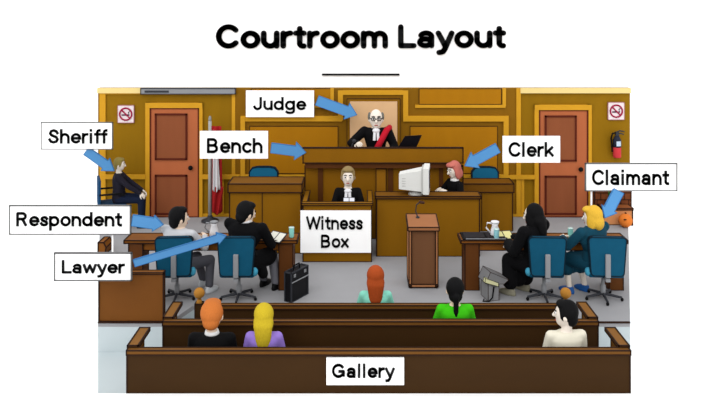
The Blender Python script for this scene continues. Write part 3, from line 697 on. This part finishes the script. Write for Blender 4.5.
# ------------------------------------------------------------------ signs, arrows, title
def arc(cx, cy, rx, ry, a0, a1, n=14):
    return [(cx+rx*math.cos(math.radians(a0+(a1-a0)*k/n)), cy+ry*math.sin(math.radians(a0+(a1-a0)*k/n))) for k in range(n+1)]
LT, XT, CT = .07, .46, .65
BOWL = arc(.28, .265, .205, .195, 0, 360, 24)
GLYPH = {
 'o': (.57, [BOWL]), 'c': (.53, [arc(.28, .265, .205, .195, 48, 312)]), 'e': (.56, [[(.1, .265), (.46, .265)], arc(.28, .265, .205, .195, 0, 312)]),
 'a': (.56, [arc(.26, .35, .16, .11, 160, 0)+[(.42, .07)], arc(.24, .175, .165, .105, 40, 320)]),
 'd': (.6, [BOWL, [(.485, .07), (.485, CT)]]), 'g': (.6, [BOWL, [(.485, XT), (.485, -.03)]+arc(.28, -.03, .205, .11, 0, -150)]),
 'p': (.59, [BOWL, [(.08, XT), (.08, -.14)]]), 'n': (.55, [[(.08, .07), (.08, XT)], arc(.265, .28, .185, .18, 180, 0)+[(.45, .07)]]),
 'm': (.82, [[(.08, .07), (.08, XT)], arc(.235, .3, .155, .16, 180, 0)+[(.39, .07)], arc(.545, .3, .155, .16, 180, 0)+[(.7, .07)]]),
 'u': (.55, [[(.08, XT)]+arc(.265, .25, .185, .18, 180, 360), [(.45, XT), (.45, .07)]]),
 'h': (.55, [[(.08, .07), (.08, CT)], arc(.265, .28, .185, .18, 180, 0)+[(.45, .07)]]),
 'r': (.37, [[(.08, .07), (.08, XT)], arc(.28, .27, .2, .19, 180, 88)]),
 's': (.46, [[(.37, .38), (.32, .44), (.23, .46), (.13, .43), (.1, .36), (.15, .3), (.25, .265), (.34, .22), (.37, .15), (.33, .09), (.22, .07), (.12, .09), (.075, .15)]]),
 'S': (.6, [[(.49, .52), (.43, .61), (.3, .65), (.17, .61), (.12, .5), (.18, .42), (.3, .37), (.43, .32), (.5, .21), (.44, .11), (.31, .07), (.16, .1), (.09, .2)]]),
 't': (.37, [[(.17, .6), (.17, .16)]+arc(.26, .16, .09, .09, 180, 270)+[(.29, .07)], [(.06, XT), (.29, XT)]]),
 'f': (.34, [[(.16, .07), (.16, .55)]+arc(.26, .55, .1, .1, 180, 90)+[(.27, .65)], [(.06, XT), (.27, XT)]]),
 'i': (.26, [[(.1, .07), (.1, XT)], [(.1, .65), (.1, .652)]]), 'l': (.26, [[(.1, .07), (.1, CT)]]),
 'k': (.53, [[(.08, .07), (.08, CT)], [(.42, XT), (.12, .2)], [(.22, .29), (.44, .07)]]),
 'w': (.74, [[(.05, XT), (.19, .07), (.35, .44), (.51, .07), (.65, XT)]]), 'x': (.5, [[(.06, XT), (.42, .07)], [(.42, XT), (.06, .07)]]),
 'y': (.51, [[(.05, XT), (.24, .08)], [(.44, XT), (.24, -.03), (.18, -.12), (.07, -.14)]]),
 'C': (.7, [arc(.36, .36, .28, .29, 42, 318, 22)]), 'G': (.77, [arc(.36, .36, .28, .29, 42, 322, 22)+[(.64, .13), (.64, .33), (.42, .33)]]),
 'L': (.56, [[(.09, CT), (.09, .07), (.47, .07)]]), 'J': (.54, [[(.42, CT), (.42, .23)]+arc(.25, .23, .17, .16, 0, -165)]),
 'B': (.67, [[(.09, .07), (.09, CT), (.32, CT)]+arc(.32, .51, .17, .14, 90, -90)+[(.09, .37)], [(.32, .37)]+arc(.34, .22, .19, .15, 90, -90)+[(.09, .07)]]),
 'R': (.68, [[(.09, .07), (.09, CT), (.34, CT)]+arc(.34, .51, .17, .14, 90, -90)+[(.09, .37)], [(.34, .37), (.52, .07)]]),
 'W': (.92, [[(.05, CT), (.24, .07), (.45, .63), (.66, .07), (.85, CT)]])}
def lettering(s, x0, x1, yt, yb, d, parent=None, name='lettering', m=black, rounded=False, thick=.012, hw=.063, split=False):
    """bold monoline letters; yt, yb: rows of the ink's top and bottom"""
    P = []; pen = 0
    for gi, c in enumerate(s):
        adv, paths = GLYPH[c]
        for p in paths: P.append((gi, [Vector((x+pen, y)) for x, y in p]))
        pen += adv+.01
    quads = []; own = []
    for gi, p in P:
        n = len(p)
        for i in range(n-1):
            t = (p[i+1]-p[i]); L = t.length
            if L < 1e-6: continue
            t /= L; q = Vector((-t.y, t.x))*hw
            ea = hw if (i == 0 and not rounded and p[0] != p[-1]) else 0; eb = hw if (i == n-2 and not rounded and p[0] != p[-1]) else 0
            if abs(t.x) > .25 and abs(t.y) > .4 and n < 8: ea *= .75; eb *= .75
            a, b_ = p[i]-t*ea, p[i+1]+t*eb
            quads.append([a-q, b_-q, b_+q, a+q])
        for i in range(n):
            if rounded or 0 < i < n-1 or p[0] == p[-1]: quads.append([p[i]+Vector((math.cos(2*PI*k/12), math.sin(2*PI*k/12)))*hw for k in range(12)])
        own += [gi]*(len(quads)-len(own))
    al = [v for q in quads for v in q]
    a0 = min(v.x for v in al); a1 = max(v.x for v in al); b0 = min(v.y for v in al); b1 = max(v.y for v in al)
    A = W(x0, yb, d); B = W(x1, yt, d); mbs = [MB() for _ in s]
    for gi, q in zip(own, quads): mbs[gi if split else 0].prism([(A.x+(B.x-A.x)*(v.x-a0)/(a1-a0), d-thick, A.z+(B.z-A.z)*(v.y-b0)/(b1-b0)) for v in q], (0, thick, 0))
    for mb in mbs:
        if mb.v: mb.build(name, m, parent)
frame_g = mat('sign_frame_grey', (120, 120, 120))
def arrow(root, p0, p1, d0, d1, w_, hw, hl):
    a, b_ = Vector(p0), Vector(p1); t = (b_-a); L = t.length; t.normalize(); n = Vector((-t.y, t.x)); nk = b_-t*hl
    pp = [(a+n*w_/2, 0), (nk+n*w_/2, 1-hl/L), (nk+n*hw/2, 1-hl/L), (b_, 1), (nk-n*hw/2, 1-hl/L), (nk-n*w_/2, 1-hl/L), (a-n*w_/2, 0)]
    pts = [W(p.x, p.y, d0+(d1-d0)*u) for p, u in pp]
    MB().prism(pts[::-1], (0, .03, 0), 0, 1, .008).build('pointer_arrow', [arrow_m, arrow_e], root)
def sign(word, box, texts, d, framed, label, arr=None, rods=(), rod_to=DW-.01, post=None):
    x0, y0, x1, y1 = box; A = W(x0, y1, d); B = W(x1, y0, d)
    r = thing('name_sign', label, 'sign', (0, 0, 0), 0, 'white name signs')
    bd = MB().box((A.x, d-.012, A.z), (B.x, d+.012, B.z), 0, 1 if framed else None, .012)
    bd.build('sign_board', [board_white, frame_g], r)
    for (s, a, b_, c, e) in texts: lettering(s, a, b_, c, e, d-.013, r)
    if arr: arrow(r, *arr)
    for (px, py) in rods:
        p = W(px, py, d); MB().tube([(p.x, d+.01, p.z), (p.x, rod_to, p.z)], [.012]*2).build('mounting_rod', white, r)
    if post:
        px, zb, dd = post; MB().tube([(X(px, d), d+.03, Z(y0, d)-.05), (X(px, d), d+.03, zb)], [.014]*2).build('post', white, r)
    return r
sign('Sheriff', (41.5, 122.5, 112.5, 149), [('Sheriff', 48, 107.5, 129, 143.5)], 13.3, True, 'white sign reading Sheriff with a blue arrow to the seated officer', ((86, 151), (114, 171), 13.3, 13.45, 9, 15, 11), [(87, 146)])
sign('Respondent', (10, 205.5, 130.5, 234), [('Respondent', 16.5, 122, 212, 230.5)], 10.5, True, 'white sign reading Respondent with a short blue arrow', ((132, 220.5), (163, 225), 10.48, 10.3, 11, 16, 10), post=(112, 0, 0))
sign('Lawyer', (55, 253, 131.5, 280), [('Lawyer', 62, 125, 260, 277.5)], 9.4, True, 'white sign reading Lawyer with a long blue arrow', ((134, 263.5), (226, 236), 9.4, 9.95, 7, 12, 9))
sign('Judge', (246, 90.5, 314, 117), [('Judge', 253, 306.5, 97, 114)], 14.3, False, 'white sign reading Judge on the panelled wall with a blue arrow', ((317, 100.5), (357, 115), 14.28, 13.95, 10, 17, 11), [(260, 104), (300, 104)])
sign('Bench', (200, 131, 268, 158.5), [('Bench', 207, 262.5, 138, 153)], 12.95, False, 'white sign reading Bench with a blue arrow to the bench', ((271, 148), (306, 152.5), 12.93, 12.88, 10, 18, 11), [(206, 154), (240, 154)])
sign('Clerk', (502.5, 136, 560, 162.5), [('Clerk', 508.5, 554, 142, 157)], 12.9, False, 'white sign reading Clerk before the right door with a blue arrow', ((498, 148), (465, 166), 12.9, 12.55, 10, 18, 12), [(532, 158), (552, 158)])
sign('Claimant', (585.5, 163.5, 676.5, 190.5), [('Claimant', 592, 669, 169.5, 185)], 10.95, True, 'white sign reading Claimant with a blue arrow to the blonde woman', ((619, 191), (605, 218), 10.93, 10.55, 11, 17, 10), post=(592, .715, 0))
sign('Witness', (300.5, 210.5, 371, 252.5), [('Witness', 306, 363, 216, 229.5), ('Box', 321, 349, 234.5, 248)], 11.84, False, 'white sign reading Witness Box mounted on the witness box front')
sign('Gallery', (326.5, 357.5, 404, 384.5), [('Gallery', 332, 395, 363.5, 382)], F/s3-.02, False, 'white sign reading Gallery mounted on the front pew back')
dt = 18.29
r = thing('title_sign', 'large black wall lettering reading Courtroom Layout above the courtroom', 'sign')
lettering('Courtroom', 216, 388, 24.2, 48.6, dt, r, 'letter', black, True, .03, .08, True)
lettering('Layout', 398, 506, 24.2, 55.0, dt, r, 'letter', black, True, .03, .08, True)
MB().box((X(322, dt), dt-.03, Z(75.4, dt)), (X(399.5, dt), dt, Z(73.6, dt))).build('underline_bar', black, r)
